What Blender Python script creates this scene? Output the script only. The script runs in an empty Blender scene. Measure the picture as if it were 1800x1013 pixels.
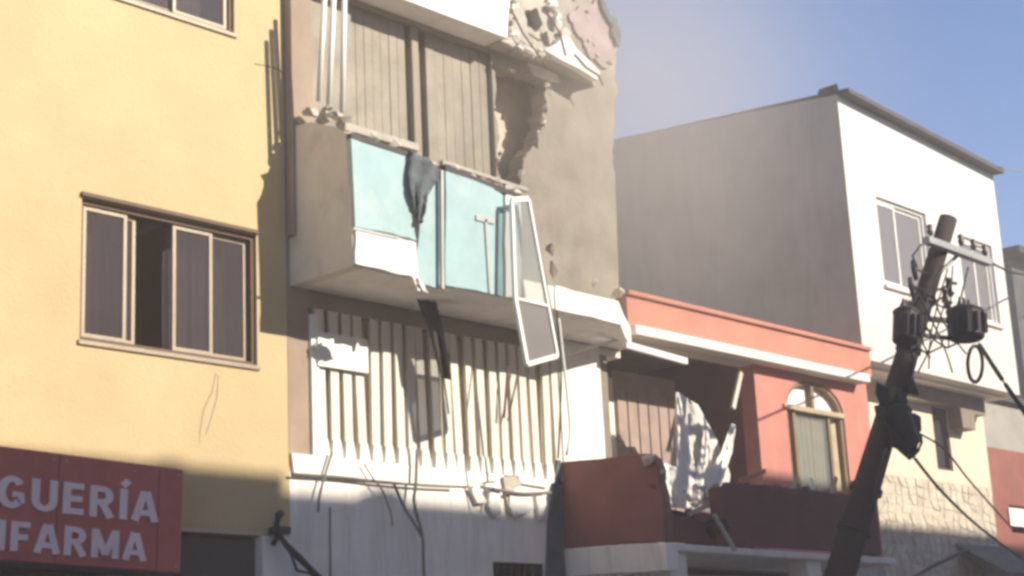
import bpy, bmesh, math, random
from mathutils import Vector, Matrix
from mathutils.geometry import tessellate_polygon

random.seed(7)
scene = bpy.context.scene
col = scene.collection

# ------------------------------------------------------------------ camera
YAW, PITCH, ROLL = 0.8305, 0.2508, -0.0480
FPX = 2936.0
fwd = Vector((math.sin(YAW) * math.cos(PITCH), math.cos(YAW) * math.cos(PITCH), math.sin(PITCH)))
rgt = Vector((math.cos(YAW), -math.sin(YAW), 0))
upv = rgt.cross(fwd)
cr, sr = math.cos(ROLL), math.sin(ROLL)
rgt, upv = rgt * cr + upv * sr, upv * cr - rgt * sr
EYE = Vector((0, 0, 1.6))
cd = bpy.data.cameras.new('camera')
cam = bpy.data.objects.new('camera', cd)
col.objects.link(cam)
cam.matrix_world = Matrix(((rgt.x, upv.x, -fwd.x, EYE.x), (rgt.y, upv.y, -fwd.y, EYE.y), (rgt.z, upv.z, -fwd.z, EYE.z), (0, 0, 0, 1)))
cd.sensor_width = 36
cd.lens = FPX / 1800 * 36
cd.clip_start = 0.1
cd.clip_end = 3000
scene.camera = cam

# ------------------------------------------------------------------ sky and sun
SUN_TO = Vector((0.405, -1.0, 0.557))
elev = math.atan2(SUN_TO.z, math.hypot(SUN_TO.x, SUN_TO.y))
azim = math.atan2(SUN_TO.x, SUN_TO.y)
w = bpy.data.worlds.new('World')
scene.world = w
w.use_nodes = True
wn = w.node_tree
bg = wn.nodes['Background']
sky = wn.nodes.new('ShaderNodeTexSky')
sky.sky_type = 'NISHITA'
sky.sun_disc = False
sky.sun_elevation = elev
sky.sun_rotation = azim
sky.altitude = 3000
sky.air_density = 1.0
sky.dust_density = 0.4
sky.ozone_density = 4.5
wn.links.new(sky.outputs[0], bg.inputs[0])
bg.inputs[1].default_value = 0.070
sd = bpy.data.lights.new('sun', 'SUN')
sd.energy = 2.75
sd.angle = math.radians(0.55)
sd.color = (1.0, 0.91, 0.77)
sun = bpy.data.objects.new('sun', sd)
sun.rotation_euler = (-SUN_TO).to_track_quat('-Z', 'Y').to_euler()
sun.location = (10, -20, 30)
col.objects.link(sun)
vs = scene.view_settings
vs.view_transform = 'Standard'
vs.look = 'None'
vs.exposure = 1.75
vs.gamma = 1
scene.cycles.filter_width = 3.3
scene.cycles.volume_bounces = 2
scene.cycles.use_denoising = True
scene.cycles.max_bounces = 10
scene.cycles.diffuse_bounces = 7
scene.cycles.sample_clamp_indirect = 6

# ------------------------------------------------------------------ helpers
FY = 10.5                                   # the plane of the house fronts


def at(x, y, Y=FY):
    """the point of the plane Y=const seen at a place of the 1800x1013 picture"""
    d = fwd + rgt * ((x - 900) / FPX) - upv * ((y - 506.5) / FPX)
    return EYE + d * ((Y - EYE.y) / d.y)


def atX(x, y, X):
    d = fwd + rgt * ((x - 900) / FPX) - upv * ((y - 506.5) / FPX)
    return EYE + d * ((X - EYE.x) / d.x)


class MB:
    def __init__(s):
        s.v, s.f = [], []

    def add(s, v, f):
        n = len(s.v)
        s.v += [tuple(p) for p in v]
        s.f += [tuple(i + n for i in q) for q in f]
        return s

    def box(s, x0, x1, y0, y1, z0, z1):
        v = [(x, y, z) for z in (z0, z1) for y in (y0, y1) for x in (x0, x1)]
        return s.add(v, [(0, 2, 3, 1), (4, 5, 7, 6), (0, 1, 5, 4), (2, 6, 7, 3), (0, 4, 6, 2), (1, 3, 7, 5)])

    def plate(s, outline, y0, y1, holes=()):
        """an upright slab in the XZ plane between y0 and y1, with holes"""
        loops = [[Vector((a, b, 0)) for a, b in l] for l in [outline] + list(holes)]
        flat = [p for l in loops for p in l]
        tris = tessellate_polygon(loops)
        n = len(flat)
        v = [(p.x, y0, p.y) for p in flat] + [(p.x, y1, p.y) for p in flat]
        f = []
        for t in tris:
            a, b, c = t
            cr_ = (flat[b] - flat[a]).cross(flat[c] - flat[a]).z
            if cr_ < 0:
                b, c = c, b
            f += [(a, b, c), (a + n, c + n, b + n)]
        k = 0
        for l in loops:
            m = len(l)
            for i in range(m):
                a, b = k + i, k + (i + 1) % m
                f.append((a, b, b + n, a + n))
            k += m
        return s.add(v, f)

    def tube(s, pts, r, n=8):
        pts = [Vector(p) for p in pts]
        rs = r if isinstance(r, (list, tuple)) else [r] * len(pts)
        v, f = [], []
        for i, p in enumerate(pts):
            t = (pts[min(i + 1, len(pts) - 1)] - pts[max(i - 1, 0)]).normalized()
            a = t.cross(Vector((0.31, 0.52, 0.79)) if abs(t.z) < .9 else Vector((1, 0, 0))).normalized()
            b = t.cross(a)
            for k in range(n):
                q = 2 * math.pi * k / n
                v.append(p + (a * math.cos(q) + b * math.sin(q)) * rs[i])
        for i in range(len(pts) - 1):
            for k in range(n):
                f.append((i * n + k, i * n + (k + 1) % n, (i + 1) * n + (k + 1) % n, (i + 1) * n + k))
        f.append(tuple(range(n - 1, -1, -1)))
        f.append(tuple((len(pts) - 1) * n + k for k in range(n)))
        return s.add(v, f)

    def bar(s, a, b, wx, wy):
        """a square bar from a to b"""
        a, b = Vector(a), Vector(b)
        t = (b - a).normalized()
        ref = Vector((0, 1, 0)) if abs(t.y) < .9 else Vector((1, 0, 0))
        u = t.cross(ref).normalized() * (wx / 2)
        q = u.cross(t).normalized() * (wy / 2)
        v = [p + i * u + j * q for p in (a, b) for i, j in ((-1, -1), (1, -1), (1, 1), (-1, 1))]
        return s.add(v, [(0, 1, 2, 3), (7, 6, 5, 4), (0, 4, 5, 1), (1, 5, 6, 2), (2, 6, 7, 3), (3, 7, 4, 0)])

    def lump(s, c, r, seed, sub=2, rough=.35):
        """an angular broken piece: the hull of a few random points"""
        rr = random.Random(seed)
        bm = bmesh.new()
        for _ in range(13):
            d = Vector((rr.gauss(0, 1), rr.gauss(0, 1), rr.gauss(0, 1))).normalized() * rr.uniform(.75, 1.15)
            bm.verts.new((c[0] + d.x * r[0], c[1] + d.y * r[1], c[2] + d.z * r[2]))
        g = bmesh.ops.convex_hull(bm, input=bm.verts)
        bmesh.ops.delete(bm, geom=[e for e in g['geom_interior'] if isinstance(e, bmesh.types.BMVert)], context='VERTS')
        bm.verts.index_update()
        v = [q.co[:] for q in bm.verts]
        f = [tuple(x.index for x in q.verts) for q in bm.faces]
        bm.free()
        return s.add(v, f)

    def sheet(s, rows):
        """rows of points -> a grid of quads"""
        m = len(rows[0])
        v = [p for r in rows for p in r]
        f = [(i * m + j, i * m + j + 1, (i + 1) * m + j + 1, (i + 1) * m + j) for i in range(len(rows) - 1) for j in range(m - 1)]
        return s.add(v, f)

    def build(s, name, m, parent=None, bevel=0, smooth=False, solid=0):
        me = bpy.data.meshes.new(name)
        me.from_pydata(s.v, [], s.f)
        me.validate()
        bm = bmesh.new()
        bm.from_mesh(me)
        bmesh.ops.recalc_face_normals(bm, faces=bm.faces)
        bm.to_mesh(me)
        bm.free()
        if smooth:
            for p in me.polygons:
                p.use_smooth = True
        me.materials.append(MAT[m])
        o = bpy.data.objects.new(name, me)
        col.objects.link(o)
        if parent:
            o.parent = parent
            o.matrix_parent_inverse = parent.matrix_basis.inverted()
        if solid:
            q = o.modifiers.new('s', 'SOLIDIFY')
            q.thickness = solid
            q.offset = 0
        if bevel:
            q = o.modifiers.new('b', 'BEVEL')
            q.width = bevel
            q.segments = 2
            q.limit_method = 'ANGLE'
        return o


def B(x0, x1, y0, y1, z0, z1, name, m, parent=None, bevel=0):
    return MB().box(x0, x1, y0, y1, z0, z1).build(name, m, parent, bevel)


def tag(o, label, cat, group=None):
    o['label'] = label
    o['category'] = cat
    if group:
        o['group'] = group
    return o


def thing(name, label, cat, loc, group=None):
    o = bpy.data.objects.new(name, None)
    o.location = loc
    col.objects.link(o)
    return tag(o, label, cat, group)


def rect(x0, x1, z0, z1):
    return [(x0, z0), (x1, z0), (x1, z1), (x0, z1)]


def ragged(pts, amp=.03, depth=3, seed=1, closed=True):
    """breaks up an outline by midpoint displacement"""
    rr = random.Random(seed)
    p = [Vector(q) for q in pts]
    for k in range(depth):
        q = []
        m = len(p)
        for i in range(m if closed else m - 1):
            a_, b_ = p[i], p[(i + 1) % m]
            e = b_ - a_
            nrm = Vector((-e.y, e.x))
            if nrm.length > 1e-6:
                nrm.normalize()
            q += [a_, (a_ + b_) / 2 + nrm * rr.uniform(-1, 1) * min(amp, e.length * .28) + e * rr.uniform(-.12, .12)]
        if not closed:
            q.append(p[-1])
        p = q
        amp *= .62
    return [(v.x, v.y) for v in p]


def xz(pts, Y=FY):
    return [(at(x, y, Y).x, at(x, y, Y).z) for x, y in pts]


# ------------------------------------------------------------------ materials
MAT = {}


def mat(name, c, rough=.85, var=.12, scale=2.5, bump=.15, dirt=0, dirtc=(.16, .13, .10), metal=0, fine=60, spec=.3, streak=0):
    m = bpy.data.materials.new(name)
    m.use_nodes = True
    nt = m.node_tree
    N, L = nt.nodes, nt.links
    p = N['Principled BSDF']
    p.inputs['Roughness'].default_value = rough
    p.inputs['Metallic'].default_value = metal
    p.inputs['Specular IOR Level'].default_value = spec
    tc = N.new('ShaderNodeNewGeometry')
    n1 = N.new('ShaderNodeTexNoise')
    n1.inputs['Scale'].default_value = scale
    n1.inputs['Detail'].default_value = 6
    n1.inputs['Roughness'].default_value = .62
    L.new(tc.outputs['Position'], n1.inputs['Vector'])
    ramp = N.new('ShaderNodeMapRange')
    ramp.inputs['From Min'].default_value = .3
    ramp.inputs['From Max'].default_value = .7
    ramp.inputs['To Min'].default_value = 1 - var
    ramp.inputs['To Max'].default_value = 1 + var * .6
    L.new(n1.outputs['Fac'], ramp.inputs['Value'])
    mul = N.new('ShaderNodeVectorMath')
    mul.operation = 'SCALE'
    mul.inputs[0].default_value = c
    L.new(ramp.outputs[0], mul.inputs['Scale'])
    out = mul.outputs[0]
    if dirt:
        mp = N.new('ShaderNodeMapping')
        mp.inputs['Scale'].default_value = (2.4, 2.4, .32) if streak else (1.7, 1.7, 1.3)
        L.new(tc.outputs['Position'], mp.inputs['Vector'])
        n2 = N.new('ShaderNodeTexNoise')
        n2.inputs['Scale'].default_value = 2.2
        n2.inputs['Detail'].default_value = 8
        n2.inputs['Roughness'].default_value = .7
        L.new(mp.outputs[0], n2.inputs['Vector'])
        r2 = N.new('ShaderNodeMapRange')
        r2.inputs['From Min'].default_value = .5
        r2.inputs['From Max'].default_value = .75
        r2.inputs['To Max'].default_value = dirt
        L.new(n2.outputs['Fac'], r2.inputs['Value'])
        mx = N.new('ShaderNodeMix')
        mx.data_type = 'RGBA'
        L.new(r2.outputs[0], mx.inputs['Factor'])
        L.new(out, mx.inputs['A'])
        mx.inputs['B'].default_value = (*dirtc, 1)
        out = mx.outputs['Result']
    L.new(out, p.inputs['Base Color'])
    if bump:
        n3 = N.new('ShaderNodeTexNoise')
        n3.inputs['Scale'].default_value = fine
        n3.inputs['Detail'].default_value = 4
        L.new(tc.outputs['Position'], n3.inputs['Vector'])
        b = N.new('ShaderNodeBump')
        b.inputs['Strength'].default_value = bump
        b.inputs['Distance'].default_value = .02
        L.new(n3.outputs['Fac'], b.inputs['Height'])
        L.new(b.outputs[0], p.inputs['Normal'])
    MAT[name] = m
    return m


def glass(name, tint=(.55, .55, .58), rough=.06, body=(.09, .08, .085), cover=.55):
    m = bpy.data.materials.new(name)
    m.use_nodes = True
    nt = m.node_tree
    N, L = nt.nodes, nt.links
    p = N['Principled BSDF']
    p.inputs['Base Color'].default_value = (*body, 1)
    p.inputs['Roughness'].default_value = rough
    p.inputs['Specular IOR Level'].default_value = .6
    tr = N.new('ShaderNodeBsdfTransparent')
    tr.inputs[0].default_value = (*tint, 1)
    mx = N.new('ShaderNodeMixShader')
    mx.inputs[0].default_value = cover
    L.new(tr.outputs[0], mx.inputs[1])
    L.new(p.outputs[0], mx.inputs[2])
    L.new(mx.outputs[0], N['Material Output'].inputs[0])
    MAT[name] = m


mat('yellow', (0.52, 0.4, 0.222), var=.10, scale=1.3, bump=.3, fine=45, dirt=.34, dirtc=(.50, .38, .215), streak=1)
mat('yellow_shop', (.52, .44, .30), var=.1, dirt=.3)
mat('white_paint', (.80, .77, .71), var=.06, scale=1.5, dirt=.25, dirtc=(.42, .37, .30), streak=1)
mat('white_old', (.86, .80, .72), var=.1, scale=2, dirt=.45, dirtc=(.33, .29, .24), streak=1)
mat('white_wall', (0.66, 0.62, 0.565), var=.07, scale=1.2, dirt=.12, dirtc=(.5, .46, .40), streak=1)
mat('grey_render', (.58, .49, .395), var=.16, scale=1.1, dirt=.28, dirtc=(.25, .23, .21), streak=1, fine=30)
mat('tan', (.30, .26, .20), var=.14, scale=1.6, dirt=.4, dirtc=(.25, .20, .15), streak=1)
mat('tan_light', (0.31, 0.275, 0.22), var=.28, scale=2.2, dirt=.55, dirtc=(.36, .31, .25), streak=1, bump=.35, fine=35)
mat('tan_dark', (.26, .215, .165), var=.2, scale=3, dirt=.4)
mat('brown_wall', (0.66, 0.54, 0.42), var=.2, scale=2, dirt=.4)
mat('pier_brown', (.34, .26, .195), var=.2, scale=2, dirt=.3)
mat('concrete', (.44, .40, .34), var=.22, scale=5, dirt=.4, dirtc=(.2, .17, .14), bump=.5, fine=25)
mat('concrete_pale', (.62, .57, .49), var=.2, scale=5, dirt=.3, bump=.5, fine=25)
mat('pink_plaster', (0.36, 0.285, 0.265), var=.25, scale=4, dirt=.5, dirtc=(.27, .22, .24), bump=.4, fine=25)
mat('pale_blue', (0.34, 0.48, 0.485), var=.12, scale=3, dirt=.4, dirtc=(.62, .62, .58), rough=.25)
mat('end_grey', (0.70, 0.66, 0.56), var=.12, scale=2.5, dirt=.35)
mat('red_paint', (0.54, 0.22, 0.17), var=.14, scale=3, dirt=.45, dirtc=(.55, .33, .25), streak=1)
mat('red_band', (0.5, 0.215, 0.15), var=.12, scale=2, dirt=.35, dirtc=(.5, .32, .24))
mat('cream', (0.76, 0.71, 0.62), var=.06, dirt=.2, dirtc=(.5, .4, .3))
mat('maroon', (0.18, 0.075, 0.062), var=.25, scale=3, dirt=.35, dirtc=(.10, .06, .06))
mat('maroon_cloth', (0.28, 0.11, 0.09), var=.2, scale=3, dirt=.3, dirtc=(.12, .07, .06))
mat('sign_red', (0.47, 0.12, 0.1), rough=.5, var=.18, scale=4, dirt=.5, dirtc=(.36, .14, .12), streak=1)
mat('sign_white', (.78, .64, .65), rough=.6, var=.1)
mat('brown_frame', (.12, .075, .045), rough=.6, var=.2)
mat('alu', (0.31, 0.25, 0.18), rough=.45, var=.1, metal=.2)
mat('alu_white', (.76, .74, .70), rough=.5, var=.06)
mat('dark', (.035, .03, .028), var=.2)
mat('interior', (.74, .69, .60), var=.2)
mat('interior_dark', (.09, .08, .07), var=.2)
mat('curtain_grey', (.26, .215, .21), var=.2, scale=6, bump=.1)
mat('curtain_beige', (0.6, 0.54, 0.43), var=.15, scale=5, bump=.1)
mat('curtain_dusty', (0.62, 0.58, 0.52), var=.25, scale=6, bump=.1)
mat('curtain_warm', (.56, .46, .31), var=.15, scale=5, bump=.1)
mat('curtain_white', (0.8, 0.77, 0.71), var=.1, scale=5, bump=.1)
mat('curtain_brown', (.36, .27, .23), var=.2, scale=5)
mat('bar_cream', (0.7, 0.655, 0.565), var=.1, rough=.6, dirt=.2, dirtc=(.4, .32, .22))
mat('cloth_dark', (.055, .045, .035), var=.35, scale=9, bump=.3)
mat('cloth_blue', (.11, .125, .135), var=.35, scale=9, bump=.3)
mat('cable', (.022, .020, .019), rough=.6, var=.2, bump=0)
mat('cable_grey', (.20, .18, .16), rough=.7, var=.2, bump=0)
mat('pole', (.05, .037, .032), var=.3, scale=4, bump=.4, dirt=.4, dirtc=(.05, .04, .035))
mat('metal_dark', (.042, .036, .036), rough=.55, var=.25, metal=.2)
mat('metal_grey', (.34, .34, .33), rough=.5, var=.2, metal=.4)
mat('porcelain', (.10, .06, .045), rough=.35, var=.2)
mat('rebar', (.12, .07, .045), rough=.8, var=.3)
mat('wood', (.46, .36, .24), rough=.7, var=.2, scale=6)
mat('arch_wood', (0.24, 0.17, 0.105), rough=.7, var=.2)
mat('stone', (0.6, 0.525, 0.41), var=.3, scale=7, bump=.5, fine=30)
mat('stone_b', (0.62, 0.545, 0.425), var=.3, scale=7, bump=.5, fine=30)
mat('stone_c', (0.575, 0.5, 0.39), var=.3, scale=7, bump=.5, fine=30)
mat('mortar', (0.6, 0.525, 0.41), var=.2)
mat('cream_wall', (0.7, 0.615, 0.465), var=.07, scale=2, dirt=.2, dirtc=(.5, .42, .3), streak=1)
mat('road_concrete', (.44, .40, .35), var=.3, scale=3, bump=.4)
mat('pavement', (.46, .43, .38), var=.2, scale=3, dirt=.3)
mat('earth', (.16, .13, .09), var=.3, scale=.2)
mat('roof_dark', (.09, .085, .085), var=.3, scale=3)
mat('opposite_wall', (.72, .65, .54), var=.08, dirt=.2, dirtc=(.5, .44, .36), streak=1)
mat('far_grey', (.36, .34, .30), var=.15, dirt=.3)
mat('far_red', (.30, .11, .085), var=.2, dirt=.3)
mat('green_cloth', (.05, .06, .035), var=.4, scale=12)
glass('glass', tint=(.78, .76, .78), body=(.10, .085, .09), cover=.42, rough=.03)
glass('glass_clear', tint=(.85, .87, .86), cover=.22, body=(.4, .42, .42))
glass('glass_grey', tint=(.7, .68, .67), cover=.5, body=(.34, .32, .31), rough=.15)

hm = bpy.data.materials.new('haze')
hm.use_nodes = True
hm.node_tree.nodes.remove(hm.node_tree.nodes['Principled BSDF'])
hv = hm.node_tree.nodes.new('ShaderNodeVolumePrincipled')
hv.inputs['Color'].default_value = (.92, .85, .75, 1)
hv.inputs['Density'].default_value = .0105
hv.inputs['Anisotropy'].default_value = .2
hm.node_tree.links.new(hv.outputs[0], hm.node_tree.nodes['Material Output'].inputs['Volume'])
MAT['haze'] = hm

# ------------------------------------------------------------------ ground, road, pavements, hill
def structure(o):
    o['kind'] = 'structure'
    return o


structure(MB().add([(-1500, -1500, -.12), (1500, -1500, -.12), (1500, 1500, -.12), (-1500, 1500, -.12)], [(0, 1, 2, 3)]).build('ground', 'earth'))
structure(B(-60, 160, .4, 8.6, -.11, -.02, 'road', 'road_concrete'))
structure(B(-60, 160, 8.6, 10.5, -.115, .10, 'pavement_near_houses', 'pavement', bevel=.015))
structure(B(-60, 160, -2, .4, -.115, .10, 'pavement_opposite', 'pavement', bevel=.015))
# dusty air over the whole street
hz = B(-1700, 1700, -1700, 1700, -1.2, 12.6, 'haze', 'haze')
hz['kind'] = 'stuff'
hz['label'] = 'thin pale dust hanging in the air over the whole street'
hz['category'] = 'dust haze'


dm = hm.copy()
dm.name = 'dust'
dv = [n_ for n_ in dm.node_tree.nodes if n_.type == 'PRINCIPLED_VOLUME'][0]
dv.inputs['Density'].default_value = .022
dv.inputs['Color'].default_value = (.84, .77, .70, 1)
MAT['dust'] = dm
dn = dm.node_tree
tx = dn.nodes.new('ShaderNodeTexCoord')
ln = dn.nodes.new('ShaderNodeVectorMath')
ln.operation = 'LENGTH'
dn.links.new(tx.outputs['Object'], ln.inputs[0])
mr = dn.nodes.new('ShaderNodeMapRange')
mr.interpolation_type = 'SMOOTHSTEP'
mr.inputs['From Min'].default_value = .0
mr.inputs['From Max'].default_value = .98
mr.inputs['To Min'].default_value = .025
mr.inputs['To Max'].default_value = 0
dn.links.new(ln.outputs['Value'], mr.inputs['Value'])
dn.links.new(mr.outputs[0], dv.inputs['Density'])
bm = bmesh.new()
bmesh.ops.create_icosphere(bm, subdivisions=4, radius=1)
me = bpy.data.meshes.new('dust_cloud')
bm.to_mesh(me)
bm.free()
me.materials.append(dm)
dc = bpy.data.objects.new('dust_cloud', me)
col.objects.link(dc)
dc.location = at(1120, 120, 36)
dc.scale = (18, 12, 12)
dc['kind'] = 'stuff'
dc['label'] = 'drifting veil of pale dust in the sky behind the houses'
dc['category'] = 'dust cloud'


# dust still hanging in front of the torn upper wall
d2 = dc.copy()
d2.data = me.copy()
d2.data.materials.clear()
dm2 = dm.copy()
for n_ in dm2.node_tree.nodes:
    if n_.type == 'MAP_RANGE':
        n_.inputs['To Min'].default_value = .22
    if n_.type == 'PRINCIPLED_VOLUME':
        n_.inputs['Color'].default_value = (.88, .80, .70, 1)
d2.data.materials.append(dm2)
col.objects.link(d2)
d2.location = (12.6, 9.4, 7.3)
d2.scale = (2.5, 1.9, 2.7)
d2['label'] = 'beige dust still hanging before the torn upper wall of the damaged building'


# ------------------------------------------------------------------ windows
def sash(parent, x0, x1, z0, z1, y, m='alu', t=.035, d=.03, pane='glass', name='sash'):
    o = MB().plate(rect(x0, x1, z0, z1), y, y + d, [rect(x0 + t, x1 - t, z0 + t, z1 - t)]).build(name, m, parent, .004)
    MB().plate(rect(x0 + t - .004, x1 - t + .004, z0 + t - .004, z1 - t + .004), y + d * .4, y + d * .4 + .006).build('pane', pane, o)
    return o


def wavy(x0, x1, z0, z1, y, amp=.03, waves=6, n=48, seed=0, lower=None):
    rr = random.Random(seed)
    ph = rr.uniform(0, 6)
    rows = []
    for k in range(7):
        t = k / 6
        r_ = []
        for i in range(n + 1):
            u = i / n
            x = x0 + (x1 - x0) * u
            yy = y + amp * math.sin(u * waves * 2 * math.pi + ph + .5 * math.sin(t * 3 + u * 9)) * (.6 + .4 * t) + amp * .4 * math.sin(u * waves * 5.1)
            zb = z0 if lower is None else z0 + lower(u)
            r_.append((x, yy, z1 + (zb - z1) * t))
        rows.append(r_)
    return MB().sheet(rows)


# ------------------------------------------------------------------ yellow building
Y0, YX = -1.0, 8.70
yb = thing('yellow_building', 'tall yellow painted building with brown framed sliding windows above a pharmacy', 'building', (4, FY, 0))
winA = (6.72, 8.385, 4.45, 5.56)
winB = (6.52, 8.17, 7.29, 8.41)
winC = (3.6, 5.3, 4.45, 5.56)
winD = (3.5, 5.2, 7.29, 8.41)
shop = (1.0, 8.40, .1, 3.08)
MB().plate(rect(Y0, YX, 3.12, 11.6), FY, FY + .22, [rect(*winA), rect(*winB), rect(*winC), rect(*winD)]).build('wall', 'yellow', yb)
B(Y0, YX - .002, FY + .004, FY + .22, 3.08, 3.12, 'lintel', 'yellow_shop', yb)
B(8.40, 8.69, FY - .03, FY + .2, .1, 3.075, 'pilaster', 'white_paint', yb, .01)
B(Y0, 1.0, FY, FY + .2, .1, 3.075, 'shop_wall', 'yellow_shop', yb)
B(Y0, Y0 + .2, FY + .22, 18, .1, 11.6, 'side_wall', 'yellow', yb)
B(YX - .2, YX - .002, FY + .22, 18, .1, 11.6, 'side_wall', 'yellow', yb)
B(Y0 + .2, YX - .2, 17.8, 18, .1, 11.6, 'back_wall', 'yellow', yb)
B(Y0 + .2, YX - .2, FY + .22, 17.8, 11.3, 11.5, 'roof', 'concrete', yb)
for z in (3.10, 6.0, 8.9):
    B(Y0 + .2, YX - .2, FY + .222, 17.8, z, z + .15, 'floor_slab', 'interior', yb)
B(Y0 + .2, YX - .2, FY + 3.5, FY + 3.6, .1, 11.3, 'inner_wall', 'interior', yb)
# shop front: rolled shutter box, dark opening, door leaf
B(1.0, 8.40, FY + .06, FY + .30, 2.72, 3.07, 'dark_head_box', 'interior_dark', yb, .02)
B(8.15, 8.39, FY + .32, FY + .42, .1, 2.70, 'door_frame', 'brown_wall', yb, .01)


def sliding_window(wn_, splits, open_gap=None):
    x0, x1, z0, z1 = wn_
    f = MB().plate(rect(x0, x1, z0, z1), FY + .03, FY + .13, [rect(x0 + .035, x1 - .035, z0 + .035, z1 - .045)]).build('window_frame', 'brown_frame', yb, .004)
    B(x0 - .02, x1 + .02, FY - .022, FY + .03, z0 - .038, z0 - .001, 'window_sill', 'alu', yb, .006)
    B(x0 - .015, x1 + .015, FY - .03, FY + .03, z1 + .001, z1 + .035, 'window_head', 'brown_frame', yb, .004)
    for k, (a, b, yy) in enumerate(splits):
        sash(f, x0 + a * (x1 - x0), x0 + b * (x1 - x0), z0 + .037, z1 - .047, FY + .05 + yy, 'alu', .035, .025)
    return f


fa = sliding_window(winA, [(.025, .265, .0), (.245, .325, .032), (.52, .755, .0), (.735, .975, .032)])
for a, b, s_ in ((.02, .25, 1), (.55, .98, 2)):
    wavy(winA[0] + a * 1.665, winA[0] + b * 1.665, winA[2], winA[3] - .03, FY + .26, .025, (b - a) * 22, seed=s_).build('curtain', 'curtain_grey', yb, smooth=True)
sliding_window(winB, [(.025, .38, 0), (.36, .66, .032), (.64, .975, 0)])
wavy(winB[0] + .03, winB[1] - .03, winB[2], winB[3], FY + .26, .025, 14, seed=4).build('curtain', 'curtain_beige', yb, smooth=True)
sliding_window(winC, [(.025, .51, 0), (.49, .975, .032)])
wavy(winC[0] + .03, winC[1] - .03, winC[2], winC[3], FY + .26, .025, 14, seed=5).build('curtain', 'curtain_grey', yb, smooth=True)
sliding_window(winD, [(.025, .51, 0), (.49, .975, .032)])
wavy(winD[0] + .03, winD[1] - .03, winD[2], winD[3], FY + .26, .025, 14, seed=6).build('curtain', 'curtain_beige', yb, smooth=True)
# hairline cracks below the window
for pts in ([(380, 655), (372, 690), (358, 720), (352, 755), (350, 780)], [(384, 660), (381, 700), (371, 735), (362, 765)]):
    MB().tube([at(x, y, FY - .0005) for x, y in pts], [.004, .005, .004, .004, .002][:len(pts)], 5).build('crack', 'tan_light', yb)
MB().tube([at(x, y, FY - .002) for x, y in [(448, 112), (470, 116), (490, 122), (498, 130)]], .006, 5).build('crack', 'tan_dark', yb)

# pharmacy sign
sg = thing('shop_sign', 'dark red pharmacy sign with two lines of white letters on yellow building', 'sign', (6, FY - .1, 2.78))
SY = FY - .16
SX0, SX1, SZ0, SZ1 = 4.3, at(318, 900, SY).x, 2.79, 3.575
B(SX0, SX1, SY, FY - .012, SZ0, SZ1, 'board', 'sign_red', sg, .012)
B(SX0 - .02, SX1 + .02, SY - .015, FY - .014, SZ0 - .04, SZ0 - .002, 'bottom_rail', 'metal_dark', sg, .005)


for xs_ in (5.35, 6.45, 7.30):
    B(xs_ - .004, xs_ + .004, SY - .0015, SY + .01, SZ0 + .01, SZ1 - .01, 'panel_seam', 'maroon', sg)
for xs_ in (SX1 - .05, 6.40, 6.50, 5.40):
    for zs_ in (SZ0 + .05, SZ1 - .05):
        MB().tube([(xs_, SY - .006, zs_), (xs_, SY + .01, zs_)], .011, 8).build('screw', 'metal_grey', sg)


def arc(cx, cy, rx, ry, a0, a1, n=9):
    return [(cx + rx * math.cos(math.radians(a0 + (a1 - a0) * i / n)), cy + ry * math.sin(math.radians(a0 + (a1 - a0) * i / n))) for i in range(n + 1)]


GLYPH = {
    'D': (.62, [[(.1, 0), (.1, 1)], [(.1, .9), (.28, .9)] + arc(.28, .5, .23, .4, 88, -88) + [(.1, .1)]]),
    'R': (.64, [[(.1, 0), (.1, 1)], [(.1, .9), (.32, .9)] + arc(.32, .69, .19, .21, 85, -85) + [(.1, .48)], [(.30, .50), (.55, 0)]]),
    'O': (.68, [arc(.34, .5, .24, .41, 90, 452, 22)]),
    'G': (.68, [arc(.34, .5, .24, .41, 38, 322, 18) + [(.56, .22), (.56, .44), (.36, .44)]]),
    'U': (.64, [[(.1, 1), (.1, .34)] + arc(.32, .34, .22, .25, 182, 358) + [(.54, .34), (.54, 1)]]),
    'E': (.54, [[(.1, 0), (.1, 1)], [(.1, .9), (.52, .9)], [(.1, .5), (.48, .5)], [(.1, .1), (.52, .1)]]),
    'F': (.52, [[(.1, 0), (.1, 1)], [(.1, .9), (.51, .9)], [(.1, .48), (.46, .48)]]),
    'I': (.22, [[(.11, 0), (.11, 1)]]),
    'J': (.22, [[(.11, 0), (.11, 1)]]),
    '\u00cd': (.22, [[(.11, 0), (.11, 1)], [(.07, 1.08), (.22, 1.27)]]),
    'A': (.68, [[(.07, 0), (.31, .98)], [(.37, .98), (.61, 0)], [(.18, .28), (.50, .28)]]),
    'M': (.80, [[(.1, 0), (.1, 1)], [(.12, .95), (.40, .12)], [(.68, .95), (.40, .12)], [(.70, 0), (.70, 1)]]),
}


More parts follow.
